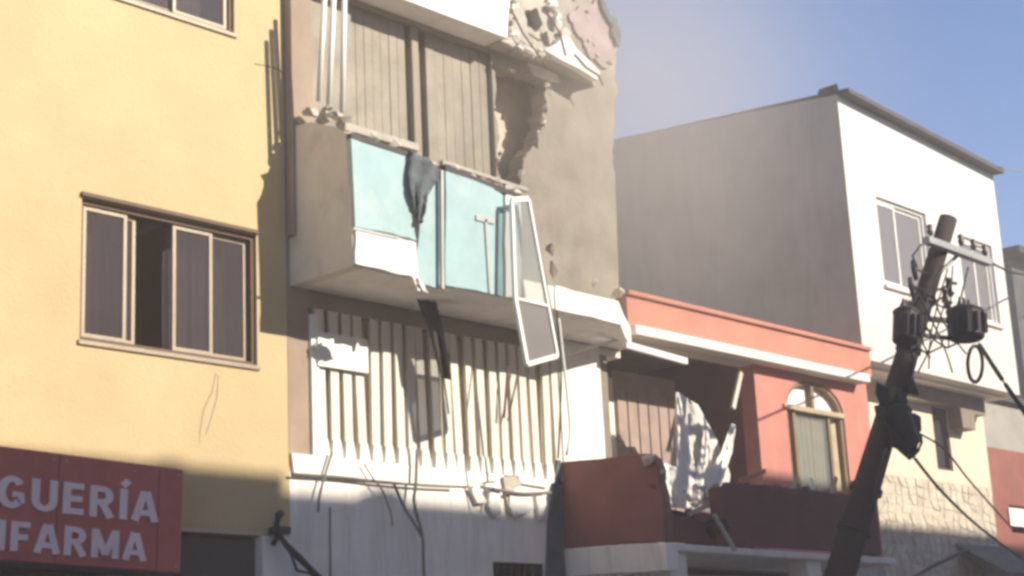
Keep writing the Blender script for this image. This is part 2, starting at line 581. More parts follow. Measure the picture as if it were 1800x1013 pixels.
def letter(ch, x0, z0, sx, sz, parent):
    """one raised letter drawn with flat strokes"""
    mb = MB()
    for k, pl_ in enumerate(GLYPH[ch][1]):
        t = .095
        p = [Vector(q) for q in pl_]
        L_, R_ = [], []
        for i in range(len(p)):
            e = (p[min(i + 1, len(p) - 1)] - p[max(i - 1, 0)]).normalized()
            nrm = Vector((-e.y, e.x))
            L_.append(p[i] + nrm * t)
            R_.append(p[i] - nrm * t)
        ya, yb2 = SY - .014 - .0006 * k, SY - .002
        n = len(p)
        v = [(x0 + q.x * sx, yy, z0 + q.y * sz) for yy in (ya, yb2) for q in L_ + R_]
        f = []
        for i in range(n - 1):
            f += [(i, i + 1, n + i + 1, n + i), (2 * n + i, 3 * n + i, 3 * n + i + 1, 2 * n + i + 1), (i, 2 * n + i, 2 * n + i + 1, i + 1), (n + i, n + i + 1, 3 * n + i + 1, 3 * n + i)]
        f += [(0, n, 3 * n, 2 * n), (n - 1, 3 * n - 1, 4 * n - 1, 2 * n - 1)]
        mb.add(v, f)
    return mb.build('letter', 'sign_white', parent)


def lettering(body, x_first, x_last, zb, cap, parent, start):
    """sets the text so that character number `start` begins at x_first and the last one ends at x_last"""
    gap = .13
    adv = lambda t: sum(GLYPH[c_][0] + gap for c_ in t)
    sx = (x_last - x_first) / (adv(body[start:]) - gap)
    x = x_first - adv(body[:start]) * sx
    for c_ in body:
        letter(c_, x, zb, sx, cap, parent)
        x += (GLYPH[c_][0] + gap) * sx


lettering('DROGUER\u00cdA', at(-10, 870, SY).x, at(273, 900, SY).x, at(270, 921, SY).z + .05, .225, sg, 3)
lettering('IFARMA', at(16, 940, SY).x, at(254, 960, SY).x, at(255, 990, SY).z + .05, .205, sg, 1)
sg.rotation_euler.y = .033

# weatherhead and cable by the pharmacy door
wh = thing('service_conduit', 'dark bent conduit head with thick cable slanting down beside pharmacy door', 'conduit', at(490, 930, FY - .12))
c0 = at(487, 945, FY - .12)
MB().tube([c0 + Vector((0, .05, -.05)), c0, at(486, 920, FY - .12), at(490, 905, FY - .12), at(498, 900, FY - .14)], [.022, .022, .024, .034, .026], 10).build('conduit', 'metal_dark', wh, smooth=True)
B(*[v for p in ((at(466, 937).x, at(490, 937).x),) for v in p], FY - .16, FY - .035, at(480, 942).z, at(480, 929).z, 'bracket', 'metal_dark', wh, .01)
MB().tube([at(488, 938, FY - .13), at(505, 960, FY - .14), at(525, 980, FY - .16), at(545, 1000, FY - .18), at(570, 1025, FY - .22), at(620, 1060, FY - .3)], [.02, .026, .03, .026, .03, .03], 8).build('cable', 'cable', wh, smooth=True)
MB().tube([at(496, 950, FY - .16), at(512, 975, FY - .2), at(522, 1003, FY - .16), at(545, 1008, FY - .2), at(560, 1030, FY - .2)], .012, 6).build('cable', 'cable', wh, smooth=True)

# ------------------------------------------------------------------ damaged building
BX0, BX1, BXL = 8.705, 13.10, 12.75
db = thing('damaged_building', 'dust covered concrete building with torn open balconies and broken upper wall', 'building', (10.8, FY, 0))
BAY = 9.71                                   # front of the balcony
# ground floor wall
gx0, gx1, gzt = at(866, 985).x, at(957, 985).x, 2.965
MB().plate(rect(BX0, BXL, .1, 3.56), FY, FY + .2, [rect(9.0, 10.2, .1, 2.55), rect(gx0, gx1, .9, gzt)]).build('wall', 'white_old', db)
B(9.0, 10.2, FY + .1, FY + .14, .1, 2.55, 'roller_door', 'metal_grey', db)
gr = MB().plate(rect(gx0, gx1, .9, gzt), FY + .03, FY + .07, [rect(gx0 + .03, gx1 - .03, .93, gzt - .03)]).build('grille', 'metal_dark', db)
for k in range(7):
    x = gx0 + .03 + (gx1 - gx0 - .06) * (k + .5) / 7
    MB().box(x - .011, x + .011, FY + .035, FY + .06, .93, gzt - .03).build('grille_bar', 'metal_dark', gr)
B(gx0, gx1, FY + .45, FY + .5, .9, gzt, 'inner_panel', 'interior_dark', db)
# ledge under the bars, with broken end
LZ0, LZ1 = 3.575, 3.76
MB().plate(xz([(514, 838), (600, 842), (700, 849), (790, 854), (832, 856), (846, 848), (870, 846), (884, 836), (902, 838), (915, 851), (958, 858), (966, 850)]) + [(BXL - .55, LZ1), (BX0 + .004, LZ1)], FY - .03, FY + .0).build('ledge', 'white_paint', db, .008)
B(BX0 + .003, BXL, FY + .002, FY + .18, 3.56, 3.755, 'sill_wall', 'white_paint', db)
# veranda behind the bars
B(BX0, 8.93, FY, FY + .2, 3.755, 5.17, 'pier', 'pier_brown', db)
B(12.12, BXL, FY, FY + .2, 3.755, 5.17, 'pier', 'white_paint', db)
B(8.93, 12.12, FY + .02, FY + .2, 5.02, 5.17, 'lintel', 'tan', db)
wavy(8.93, 12.12, 3.756, 5.05, FY + .085, .014, 17, 140, seed=9).build('curtain', 'curtain_beige', db, smooth=True)
B(BX0, BXL, FY + .2, 17.8, 3.55, 3.70, 'floor_slab', 'interior', db)
B(8.935, 9.02, FY - .03, FY + .05, 3.762, 4.96, 'bar_post', 'white_paint', db, .006)
nb = 21
barmesh = None
for k in range(nb):
    x = 9.075 + k * (12.03 - 9.075) / (nb - 1)
    x += random.uniform(-.016, .016)
    lean = random.uniform(-.03, .03)
    if barmesh is None:
        o = MB().box(-.048, .048, -.018, .018, 0, 1.26).build('window_bar', 'bar_cream', db, .005)
        barmesh = o
        foot = MB().add([(-.062, -.037, 0), (.062, -.037, 0), (.062, .03, 0), (-.062, .03, 0), (-.042, -.032, .15), (.042, -.032, .15), (.042, .03, .15), (-.042, .03, .15)],
                        [(0, 3, 2, 1), (4, 5, 6, 7), (0, 1, 5, 4), (1, 2, 6, 5), (2, 3, 7, 6), (3, 0, 4, 7)]).build('bar_foot', 'white_paint', o, .006)
    else:
        o = barmesh.copy()
        col.objects.link(o)
        ft = foot.copy()
        col.objects.link(ft)
        ft.parent = o
    o.parent = db
    o.matrix_parent_inverse = db.matrix_basis.inverted()
    o.location = (x, FY + .01, 3.762)
    o.rotation_euler = (random.uniform(-.008, .008), lean, 0)
# white board fixed behind the first bars
B(at(552, 600).x, at(640, 600).x, FY - .05, FY - .03, at(600, 652).z, at(600, 592).z, 'white_board', 'white_paint', db, .005)
# hanging bent bars in front of the veranda
MB().bar(at(893, 640, FY - .1), at(886, 735, FY - .08), .02, .015).build('bent_bar', 'rebar', db)
MB().bar(at(912, 648, FY - .09), at(893, 740, FY - .08), .014, .014).build('bent_bar', 'rebar', db)
# broken plaster hanging under the ledge
for i, pts in enumerate([[(826, 858), (842, 860), (856, 884), (838, 886)], [(860, 858), (878, 862), (880, 905), (868, 908), (858, 890)], [(896, 862), (934, 868), (938, 896), (925, 904), (902, 908), (894, 890)], [(940, 868), (958, 872), (962, 905), (948, 915)]]):
    MB().plate(xz(pts, FY - .04), FY - .05, FY - .01).build('broken_plaster', 'white_paint', db, .006)
MB().plate(xz([(880, 838), (906, 838), (914, 852), (900, 858), (904, 900), (890, 905), (884, 860)]), FY - .03, FY - .002).build('bare_patch', 'concrete', db)

# balcony: slab, end wall, parapet
pl = [(8.853, BAY + .003), (12.13, BAY + .003), (12.62, 10.05), (13.08, FY - .16), (13.08, FY - .003), (8.853, FY - .003)]
n = len(pl)
MB().add([(x, y, 5.175) for x, y in pl] + [(x, y, 5.395) for x, y in pl], [tuple(range(n - 1, -1, -1)), tuple(range(n, 2 * n))] + [(k, (k + 1) % n, n + (k + 1) % n, n + k) for k in range(n)]).build('balcony_slab', 'white_old', db, .008)
MB().add([(8.74, BAY, 5.178), (8.74, FY, 5.178), (8.74, FY, 6.58), (8.74, 10.2, 6.55), (8.74, 9.9, 6.42), (8.74, BAY, 6.30),
          (8.85, BAY, 5.178), (8.85, FY, 5.178), (8.85, FY, 6.58), (8.85, 10.2, 6.55), (8.85, 9.9, 6.42), (8.85, BAY, 6.30)],
         [(0, 1, 2, 3, 4, 5), (11, 10, 9, 8, 7, 6), (0, 6, 7, 1), (1, 7, 8, 2), (2, 8, 9, 3), (3, 9, 10, 4), (4, 10, 11, 5), (5, 11, 6, 0)]).build('balcony_end_wall', 'end_grey', db)


def panel(pts, name, m, y0=BAY - .03, y1=BAY + .03, bev=.004):
    return MB().plate(ragged(xz(pts, BAY), .012, 2, len(pts)), y0, y1).build(name, m, db, bev)


panel([(613, 244), (718, 280), (716, 330), (722, 372), (728, 425), (700, 417), (620, 400)], 'parapet_panel', 'pale_blue')
panel([(621, 403), (700, 421), (727, 428), (730, 490), (684, 480), (621, 465)], 'parapet_base', 'white_paint')
panel([(748, 330), (772, 310), (772, 508), (735, 500), (733, 440), (740, 380)], 'parapet_panel', 'pale_blue', BAY, BAY + .04)
panel([(779, 302), (862, 332), (880, 345), (880, 523), (850, 516), (779, 503)], 'parapet_panel', 'pale_blue')
panel([(882, 345), (907, 352), (911, 430), (907, 528), (882, 524)], 'parapet_post', 'white_paint', BAY - .05, BAY + .05)
# dark joints and the small frame set in the panel
MB().bar(at(775.5, 300, BAY - .04), at(777, 508, BAY - .04), .03, .03).build('joint_strip', 'metal_grey', db)
MB().bar(at(853, 386, BAY - .035), at(861, 516, BAY - .035), .03, .02).build('joint_strip', 'metal_grey', db)
MB().bar(at(836, 383, BAY - .035), at(868, 390, BAY - .035), .045, .02).build('joint_strip', 'metal_grey', db)
MB().bar(at(621, 401.5, BAY - .034), at(700, 419, BAY - .034), .02, .012).build('joint_strip', 'metal_grey', db)
# top rail, broken in two
MB().bar(at(613, 240, BAY), at(722, 276, BAY), .05, .07).build('top_rail', 'metal_dark', db, .005)
MB().bar(at(778, 296, BAY), at(905, 346, BAY + .02), .055, .07).build('top_rail', 'metal_dark', db, .005)
MB().bar(at(600, 224, BAY + .12), at(730, 262, BAY + .12), .07, .10).build('coping', 'concrete', db, .008)
MB().bar(at(775, 285, BAY + .12), at(925, 335, BAY + .1), .035, .05).build('coping', 'concrete', db, .006)
# rubble lying on the end wall and rail
for i, (x, y, X, r) in enumerate([(548, 200, 8.8, .07), (566, 206, 8.8, .08), (588, 203, 8.8, .07), (606, 214, 8.8, .08), (530, 214, 8.8, .06), (577, 190, 8.8, .04)]):
    p = atX(x, y, X)
    MB().lump(p, (r * 1.2, r * 1.2, r * .8), 30 + i).build('rubble_lump', 'concrete', db)
for i, (x, y, r) in enumerate([(655, 243, .06), (690, 255, .07), (868, 318, .06), (893, 332, .07), (905, 338, .05), (800, 297, .05)]):
    MB().lump(at(x, y, BAY + .1), (r * 1.5, r, r * .7), 50 + i).build('rubble_lump', 'concrete', db)
rb2 = random.Random(12)
for i in range(44):
    t = rb2.random()
    r = rb2.uniform(.012, .04)
    MB().lump(at(612 + 300 * t, 236 + 104 * t + rb2.uniform(-3, 3), BAY + rb2.uniform(.0, .16)), (r * 1.5, r, r * .8), 640 + i).build('rubble_lump', rb2.choice(['concrete', 'concrete_pale', 'tan_dark']), db)
# slab edge to the side of the parapet
panel([(975, 502), (1084, 535), (1092, 572), (975, 545)], 'slab_face', 'white_paint', BAY - .015, BAY + .02)
MB().lump(at(974, 475, BAY + .3), (.05, .08, .10), 71).build('rubble_lump', 'tan_dark', db)
MB().lump(at(966, 440, BAY + .3), (.03, .06, .08), 72).build('rubble_lump', 'tan_dark', db)
MB().lump(at(1083, 512, BAY + .2), (.08, .08, .07), 73).build('rubble_lump', 'brown_wall', db)
MB().lump(at(1045, 498, BAY + .2), (.05, .05, .05), 74).build('rubble_lump', 'concrete', db)
MB().tube([at(1000, 622, FY - .3), at(1040, 610, FY - .3), at(1092, 596, FY - .3)], .014, 6).build('thin_pipe', 'alu_white', db)

# third floor wall with the torn hole; broken upper outline
hole = [(868, 118), (905, 126), (940, 132), (966, 146), (962, 180), (953, 205), (957, 222), (944, 240), (946, 262), (925, 276), (920, 296), (905, 330), (880, 322), (872, 270), (869, 200)]
out = [(BX0, 5.17), (BX1, 5.17)] + ragged(xz([(1082, 330), (1079, 250), (1083, 170), (1078, 132), (1084, 108), (1086, 66), (1076, 34), (1058, 14), (1046, -8)]), .05, 3, 6, False) + [(12.6, 9.6), (12.1, 9.45), (11.5, 9.75), (BX0, 9.75)]
sh1 = (at(618, 100).x, at(722, 150).x)
sh2 = (at(757, 150).x, at(868, 200).x)
door1 = [(sh1[0], 5.42), (sh2[1], 5.42), (sh2[1], 7.98), (sh1[0], 7.98)]
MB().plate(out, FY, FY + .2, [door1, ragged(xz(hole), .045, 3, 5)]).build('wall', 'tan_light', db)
B(sh2[1] - .1, BX1 - .3, FY + .42, FY + .5, 5.34, 8.04, 'inner_wall', 'brown_wall', db)
B(BX0, BX1 - .02, FY + .2, 17.8, 5.18, 5.33, 'floor_slab', 'interior', db)
B(BX0, BX1 - .02, FY + .2, 17.8, 8.05, 8.2, 'floor_slab', 'interior', db)
for s_ in (sh1, sh2):
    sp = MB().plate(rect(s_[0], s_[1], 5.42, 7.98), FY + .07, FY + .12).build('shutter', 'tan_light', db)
    n = 7
    for k in range(n):
        x0 = s_[0] + (s_[1] - s_[0]) * (k + .015) / n
        x1 = s_[0] + (s_[1] - s_[0]) * (k + .985) / n
        B(x0, x1, FY + .060 + random.uniform(-.005, .005), FY + .072, 5.44, 7.96, 'slat', 'tan_light', sp, .006)
B(sh1[1], sh2[0], FY + .12, FY + .16, 5.42, 7.98, 'jamb', 'tan_dark', db)
B(sh1[1] + .06, sh1[1] + .15, FY + .03, FY + .12, 5.42, 7.98, 'mullion', 'tan', db, .01)
# left corner pier and pipes standing on the end wall
B(BX0 + .001, 8.95, FY - .10, FY - .002, 5.6, 9.7, 'corner_pier', 'pier_brown', db, .01)
for (xa, ya, xb, yb_) in ((560, 178, 572, -30), (577, 192, 588, -30), (601, 198, 606, -30)):
    a_, b_ = atX(xa, ya, 8.80), atX(xb, yb_, 8.80)
    MB().tube([a_, b_], .024, 10).build('pipe', 'alu_white', db, smooth=True)
# upper balcony: shallow slab, white parapet, torn end
UY = 10.2
UZ = at(800, 33, UY).z
MB().plate([(8.74, UZ), (at(889, 0, UY).x, UZ)] + xz([(894, 30), (897, 0), (890, -40)], UY) + [(11.0, 9.3), (8.74, 9.3)], UY, UY + .08).build('upper_parapet', 'white_paint', db, .006)
MB().box(8.745, at(889, 60, UY).x, UY + .083, FY - .004, UZ + .004, UZ + .17).build('upper_slab', 'white_old', db)
MB().box(8.745, 8.85, UY + .083, FY - .105, UZ + .175, 9.3).build('upper_end_wall', 'end_grey', db)
MB().plate(xz([(958, 88), (984, 104), (1020, 122), (1050, 141), (1056, 128), (1036, 106), (1014, 86), (1002, 66), (990, 62), (980, 76)], UY), UY, UY + .08).build('upper_parapet', 'white_paint', db, .006)
ux = [at(892, 66, UY).x, at(1050, 141, UY).x]
MB().add([Vector(p) for p in [(ux[0], UY + .083, UZ), (ux[1], UY + .083, UZ - .05), (ux[1] + .3, FY - .01, UZ), (ux[0], FY - .01, UZ), (ux[0], UY + .083, UZ + .13), (ux[1], UY + .083, UZ + .08), (ux[1] + .3, FY - .01, UZ + .13), (ux[0], FY - .01, UZ + .13)]],
         [(0, 1, 2, 3), (7, 6, 5, 4), (0, 4, 5, 1), (1, 5, 6, 2), (2, 6, 7, 3), (3, 7, 4, 0)]).build('upper_slab', 'concrete', db)
torn = [(895, -40), (962, -40), (974, 8), (984, 48), (1000, 68), (1004, 92), (985, 108), (960, 97), (935, 93), (908, 90), (897, 60)]
MB().plate(ragged(xz(torn, UY + .12), .05, 3, 9), UY + .12, UY + .24, [ragged(xz([(922, 20), (944, 14), (954, 42), (942, 57), (928, 48)], UY + .12), .02, 2, 3), ragged(xz([(949, 60), (962, 54), (968, 84), (956, 82)], UY + .12), .015, 2, 4)]).build('broken_concrete', 'concrete', db)
rb = random.Random(77)
for i in range(46):
    t = rb.random()
    x, y = (897 + 10 * rb.random(), -20 + 105 * t) if i % 3 == 0 else ((908 + 80 * t, 84 + 16 * t + rb.uniform(-6, 6)) if i % 3 == 1 else (962 + 36 * t, -10 + 90 * t + rb.uniform(-10, 10)))
    r = rb.uniform(.015, .06)
    MB().lump(at(x, y, UY + .08 + rb.uniform(-.04, .04)), (r * 1.3, r, r), 500 + i).build('broken_concrete', rb.choice(['concrete', 'concrete_pale', 'concrete_pale', 'white_paint']), db)
for pts in ([(900, 20), (920, 60), (945, 95), (960, 118)], [(960, 20), (985, 60), (995, 98)], [(930, 60), (948, 72), (955, 60)], [(1010, 95), (1030, 118), (1052, 132), (1060, 150)]):
    MB().tube([at(x, y, UY - .01) for x, y in pts], .009, 6).build('rebar', 'rebar', db)
# reddish exposed wall of the top storey
MB().plate(ragged(xz([(1004, 20), (1046, -8), (1056, 18), (1072, 38), (1080, 66), (1077, 104), (1066, 122), (1050, 112), (1030, 88), (1012, 60)], FY - .012), .07, 3, 21), FY - .03, FY - .004).build('bare_masonry', 'pink_plaster', db)
MB().plate(ragged(xz([(1050, 0), (1062, 14), (1078, 34), (1086, 60), (1085, 84), (1078, 76), (1072, 48), (1060, 30)], FY - .03), .04, 3, 22), FY - .07, FY - .034).build('torn_flashing', 'cloth_blue', db)
for i in range(9):
    x, y = rb.uniform(1000, 1082), rb.uniform(-5, 140)
    if x < 1000 + y * .45:
        continue
    r = rb.uniform(.012, .045)
    MB().lump(at(x, y, FY - .04), (r * 1.4, r * .7, r), 560 + i).build('broken_edge', rb.choice(['pink_plaster', 'concrete', 'tan_dark']), db)
# spalled edge round the hole
for i in range(30):
    k = rb.randrange(len(hole))
    a_, b_ = hole[k], hole[(k + 1) % len(hole)]
    t = rb.random()
    r = rb.uniform(.012, .04)
    MB().lump(at(a_[0] + (b_[0] - a_[0]) * t, a_[1] + (b_[1] - a_[1]) * t, FY + .02), (r, r, r), 600 + i).build('broken_edge', rb.choice(['concrete', 'tan_light', 'concrete_pale']), db)
for i, (x, y, r) in enumerate([(955, 215, .035), (1050, 98, .04), (947, 232, .03), (960, 150, .05)]):
    MB().lump(at(x, y, FY - .03), (r, r, r), 140 + i).build('broken_edge', 'concrete_pale', db)
MB().plate(xz([(928, 112), (945, 118), (975, 132), (982, 146), (968, 144), (940, 132)], FY - .02), FY - .05, FY - .003).build('broken_edge', 'concrete_pale', db)
# shell
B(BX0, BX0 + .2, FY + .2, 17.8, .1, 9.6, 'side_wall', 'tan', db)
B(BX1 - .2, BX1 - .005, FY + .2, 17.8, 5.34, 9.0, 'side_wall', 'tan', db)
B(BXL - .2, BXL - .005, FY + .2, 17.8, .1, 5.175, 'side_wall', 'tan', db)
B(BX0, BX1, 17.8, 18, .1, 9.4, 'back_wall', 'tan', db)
B(BX0 + .2, BX1 - .2, FY + .2, 17.8, 9.05, 9.2, 'roof', 'concrete', db)

# rags, loose frame, cords
def rag(name, label, top, bot, m, seed, thick=.012, Y=BAY - .06, wave=.03):
    """a hanging strip given by pairs of left/right points from top to bottom"""
    rr = random.Random(seed)
    rows = []
    steps = 5
    prs = list(zip(top, bot))
    for i in range(len(prs) - 1):
        for k in range(steps + (i == len(prs) - 2)):
            t = k / steps
            l = Vector(prs[i][0]).lerp(Vector(prs[i + 1][0]), t)
            r = Vector(prs[i][1]).lerp(Vector(prs[i + 1][1]), t)
            row = []
            for j in range(7):
                q = l.lerp(r, j / 6)
                yy = Y + wave * math.sin(j * 1.9 + seed + (i + t) * 1.3) + rr.uniform(-.006, .006)
                row.append(at(q.x + rr.uniform(-1, 1), q.y, yy))
            rows.append(row)
    o = MB().sheet(rows).build(name, m, None, 0, True, thick)
    return tag(o, label, 'rag')


rag('hanging_rag', 'blue grey rag hung over the top of the pale blue parapet', [(718, 262), (716, 296), (721, 330), (728, 365), (734, 392)], [(768, 292), (771, 312), (752, 345), (748, 370), (742, 393)], 'cloth_blue', 2)
rag('hanging_rag', 'long dark brown strip dangling below the balcony in front of bars', [(728, 494), (735, 530), (752, 575), (766, 625), (776, 664)], [(762, 512), (768, 540), (778, 578), (788, 625), (792, 668)], 'cloth_dark', 5, Y=FY - .32)
o = rag('hanging_rag', 'small pale torn scrap at the balcony edge above the dark strip', [(722, 484), (726, 498), (736, 512)], [(736, 490), (744, 502), (752, 516)], 'curtain_white', 8, Y=BAY - .1)

lf = thing('loose_window_frame', 'tall white window frame torn loose and hanging over the balcony edge', 'window frame', at(940, 640, BAY - .12))
LY0, LY1 = BAY - .16, BAY - .22
c = {'tl': at(899, 352, LY0), 'tr': at(928, 350, LY0), 'br': at(979, 626, LY1), 'bl': at(926, 641, LY1), 'ml': at(905, 525, LY1 + .02), 'mr': at(961, 538, LY1 + .02)}
for a_, b_, t_ in (('tl', 'tr', .05), ('tr', 'br', .03), ('br', 'bl', .045), ('tl', 'ml', .035), ('ml', 'bl', .04), ('ml', 'mr', .025)):
    MB().bar(c[a_], c[b_], t_, .035).build('frame_member', 'alu_white', lf, .004)
MB().add([c['tl'], c['tr'], c['mr'], c['ml']], [(0, 1, 2, 3)]).build('pane', 'glass_clear', lf, solid=.006)
MB().add([c['ml'], c['mr'], c['br'], c['bl']], [(0, 1, 2, 3)]).build('pane', 'glass_grey', lf, solid=.006)
MB().bar(c['tr'] + Vector((.015, .01, .02)), c['br'] + Vector((.025, .01, .15)), .02, .02).build('seal_strip', 'metal_dark', lf)


def cable(name, label, pts, r, m='cable', cat='cable', n=6, group=None):
    """smoothed path"""
    P_ = [Vector(p) for p in pts]
    q = []
    for i in range(len(P_) - 1):
        p0, p1, p2, p3 = P_[max(i - 1, 0)], P_[i], P_[i + 1], P_[min(i + 2, len(P_) - 1)]
        for k in range(6):
            t = k / 6
            q.append(.5 * ((2 * p1) + (p2 - p0) * t + (2 * p0 - 5 * p1 + 4 * p2 - p3) * t * t + (3 * p1 - p0 - 3 * p2 + p3) * t ** 3))
    q.append(P_[-1])
    o = MB().tube(q, r, n).build(name, m, None, 0, True)
    return tag(o, label, cat, group)


cable('dangling_wire', 'pale cord dangling from loose window frame down to the maroon gallery wall', [at(982, 560, BAY), at(990, 630, BAY), at(998, 700, BAY), at(1002, 760, BAY), at(996, 800, BAY)], .013, 'alu_white')
cable('dangling_wire', 'thin dark cord beside the pale cord below loose window frame', [at(978, 540, BAY), at(986, 640, BAY - .1), at(985, 720, BAY - .1), at(981, 806, BAY)], .009)
cable('wall_cable', 'dark cable running level along the white ledge under the bars', [at(513, 833, FY - .05), at(600, 839, FY - .05), at(670, 847, FY - .05), at(738, 853, FY - .05), at(800, 856, FY - .05)], .012, 'cable_grey')
cable('wall_cable', 'sagging dark cable under the broken end of the ledge', [at(845, 856, FY - .07), at(880, 862, FY - .07), at(920, 868, FY - .07), at(968, 866, FY - .06)], .016, 'cable_grey')
cable('dangling_wire', 'forked wire hanging straight down the middle of the pale lower wall', [at(733, 790, FY - .09), at(731, 850, FY - .09), at(728, 885, FY - .09), at(742, 940, FY - .12), at(744, 980, FY - .12), at(746, 1030, FY - .12)], .014, 'cable_grey')
cable('dangling_wire', 'short wire slanting down to join the forked wire', [at(692, 850, FY - .10), at(712, 895, FY - .10), at(727, 918, FY - .11), at(742, 945, FY - .12)], .013, 'cable_grey')
cable('dangling_wire', 'thin wire leaning across the ledge near the yellow building', [at(584, 795, FY - .07), at(573, 830, FY - .07), at(562, 870, FY - .07), at(559, 900, FY - .07)], .011, 'cable_grey')
cable('dangling_wire', 'very thin curved wire between the leaning wire and the forked wire', [at(640, 815, FY - .07), at(655, 840, FY - .07), at(672, 862, FY - .07), at(686, 900, FY - .07), at(690, 925, FY - .07)], .007, 'cable_grey')
cable('dangling_wire', 'grey wire dropping straight down the shaded wall beside the conduit', [at(580, 892, FY - .06), at(580, 950, FY - .06), at(581, 1030, FY - .06)], .010, 'cable_grey')

# ------------------------------------------------------------------ red house
RX0, RX1 = 12.78, 17.86
rhs = thing('red_house', 'low red house with cream cornice, arched window and open wrecked porch', 'house', (15.3, FY, 0))
acx, arx = (16.05 + 17.28) / 2, (17.28 - 16.05) / 2
arch = [(16.05, 3.88), (17.28, 3.88)] + [(acx + arx * math.cos(t * math.pi / 14), 4.90 + .36 * math.sin(t * math.pi / 14)) for t in range(0, 15)]
MB().plate(rect(15.46, RX1, 3.10, 5.42), FY, FY + .2, [arch]).build('wall', 'red_paint', rhs)
MB().box(13.12, RX1, FY - .10, FY + .2, 5.425, 5.745).build('cornice', 'red_band', rhs, .01)
MB().box(13.12, RX1 - .22, FY - .20, FY - .005, 5.315, 5.42).build('cornice_strip', 'cream', rhs, .012)
MB().box(13.12, RX1, FY - .14, FY + .25, 5.748, 5.80).build('roof_edge', 'red_band', rhs, .01)
MB().box(13.12, 15.46, FY + .01, FY + .2, 5.31, 5.42).build('lintel', 'cream', rhs)
MB().box(13.11, RX1, FY + .2, 17.5, 5.50, 5.72).build('roof', 'concrete', rhs)
# porch recess
B(RX0, RX1 - .2, FY + 1.75, FY + 1.85, .1, 5.49, 'porch_back_wall', 'interior', rhs)
B(15.46, 15.62, FY + .2, FY + 1.75, 3.0, 5.49, 'porch_side_wall', 'maroon', rhs)
B(RX0, RX0 + .1, FY + .02, FY + 1.75, 3.0, 5.10, 'porch_side_wall', 'tan_dark', rhs)
B(RX0, RX1, FY - .02, FY + 1.75, 2.98, 3.10, 'floor_slab', 'concrete', rhs)
B(RX0, 13.11, FY + .02, FY + 1.75, 5.10, 5.17, 'porch_ceiling', 'interior', rhs)
# side of the porch next to the damaged building: brown door
pd = MB().plate(rect(at(1075, 640, 11.2).x, at(1183, 660, 11.2).x, 3.1, at(1100, 655, 11.2).z), 11.18, 11.24).build('door', 'curtain_brown', rhs, .008)
xa, xb = at(1075, 640, 11.2).x, at(1183, 660, 11.2).x
for k in range(6):
    B(xa + (xb - xa) * (k + .06) / 6, xa + (xb - xa) * (k + .94) / 6, 11.16, 11.178, 3.15, at(1100, 690, 11.2).z, 'door_board', 'curtain_brown', pd, .006)
B(RX0 + .1, xa, 11.2, 11.3, 3.1, 5.09, 'porch_wall', 'interior', rhs)
# arched window: brown frame, transom, mullion, curtain, panes
ins = lambda k: [(acx + (x - acx) * k, (z if z < 3.9 else 4.90 + (z - 4.90) * (k - .03)) + (.05 if z < 3.9 else 0)) for x, z in arch]
wf = MB().plate(arch, FY + .02, FY + .10, [ins(.90)]).build('arched_window_frame', 'arch_wood', rhs, .006)
B(16.06, 17.27, FY - .02, FY + .09, 4.865, 4.925, 'transom', 'wood', wf, .006)
B(15.98, 16.2, FY - .03, FY + .0, 4.87, 4.92, 'transom', 'wood', wf, .006)
B(acx - .03, acx + .03, FY + .02, FY + .09, 4.925, 5.24, 'mullion', 'arch_wood', wf, .005)
for x in (16.24, 16.98):
    B(x - .03, x + .03, FY + .025, FY + .085, 3.93, 4.865, 'mullion', 'arch_wood', wf, .005)
wavy(16.12, 17.21, 3.94, 4.86, FY + .085, .012, 11, seed=21).build('curtain', 'curtain_warm', wf, smooth=True)
MB().plate([(x, z) for x, z in [(16.1, 4.9)] + [(17.24, 4.9)] + [(acx + .58 * math.cos(t * math.pi / 10), 4.9 + .33 * math.sin(t * math.pi / 10)) for t in range(1, 10)]], FY + .095, FY + .105).build('transom_panel', 'curtain_white', wf)
for (a_, b_) in ((16.27, 16.60), (16.62, 16.95)):
    B(a_, b_, FY + .05, FY + .056, 3.93, 4.86, 'pane', 'glass_clear', wf)
B(RX1 - .2, RX1 - .003, FY + .2, 17.3, .1, 5.49, 'side_wall', 'tan', rhs)
B(RX0, RX1, 17.3, 17.5, .1, 5.49, 'back_wall', 'tan', rhs)
# projecting gallery of the first floor: maroon end wall, broken front parapet, white slab
PY, GX = 9.36, 12.05


def yz(pts, x0, x1, name, m, bev=.008):
    q = [(atX(x, y, x0).y, atX(x, y, x0).z) for x, y in pts]
    n = len(q)
    v = [(x0, a_, b_) for a_, b_ in q] + [(x1, a_, b_) for a_, b_ in q]
    f = [tuple(range(n)), tuple(range(2 * n - 1, n - 1, -1))] + [(k, (k + 1) % n, n + (k + 1) % n, n + k) for k in range(n)]
    return MB().add(v, f).build(name, m, rhs, bev)


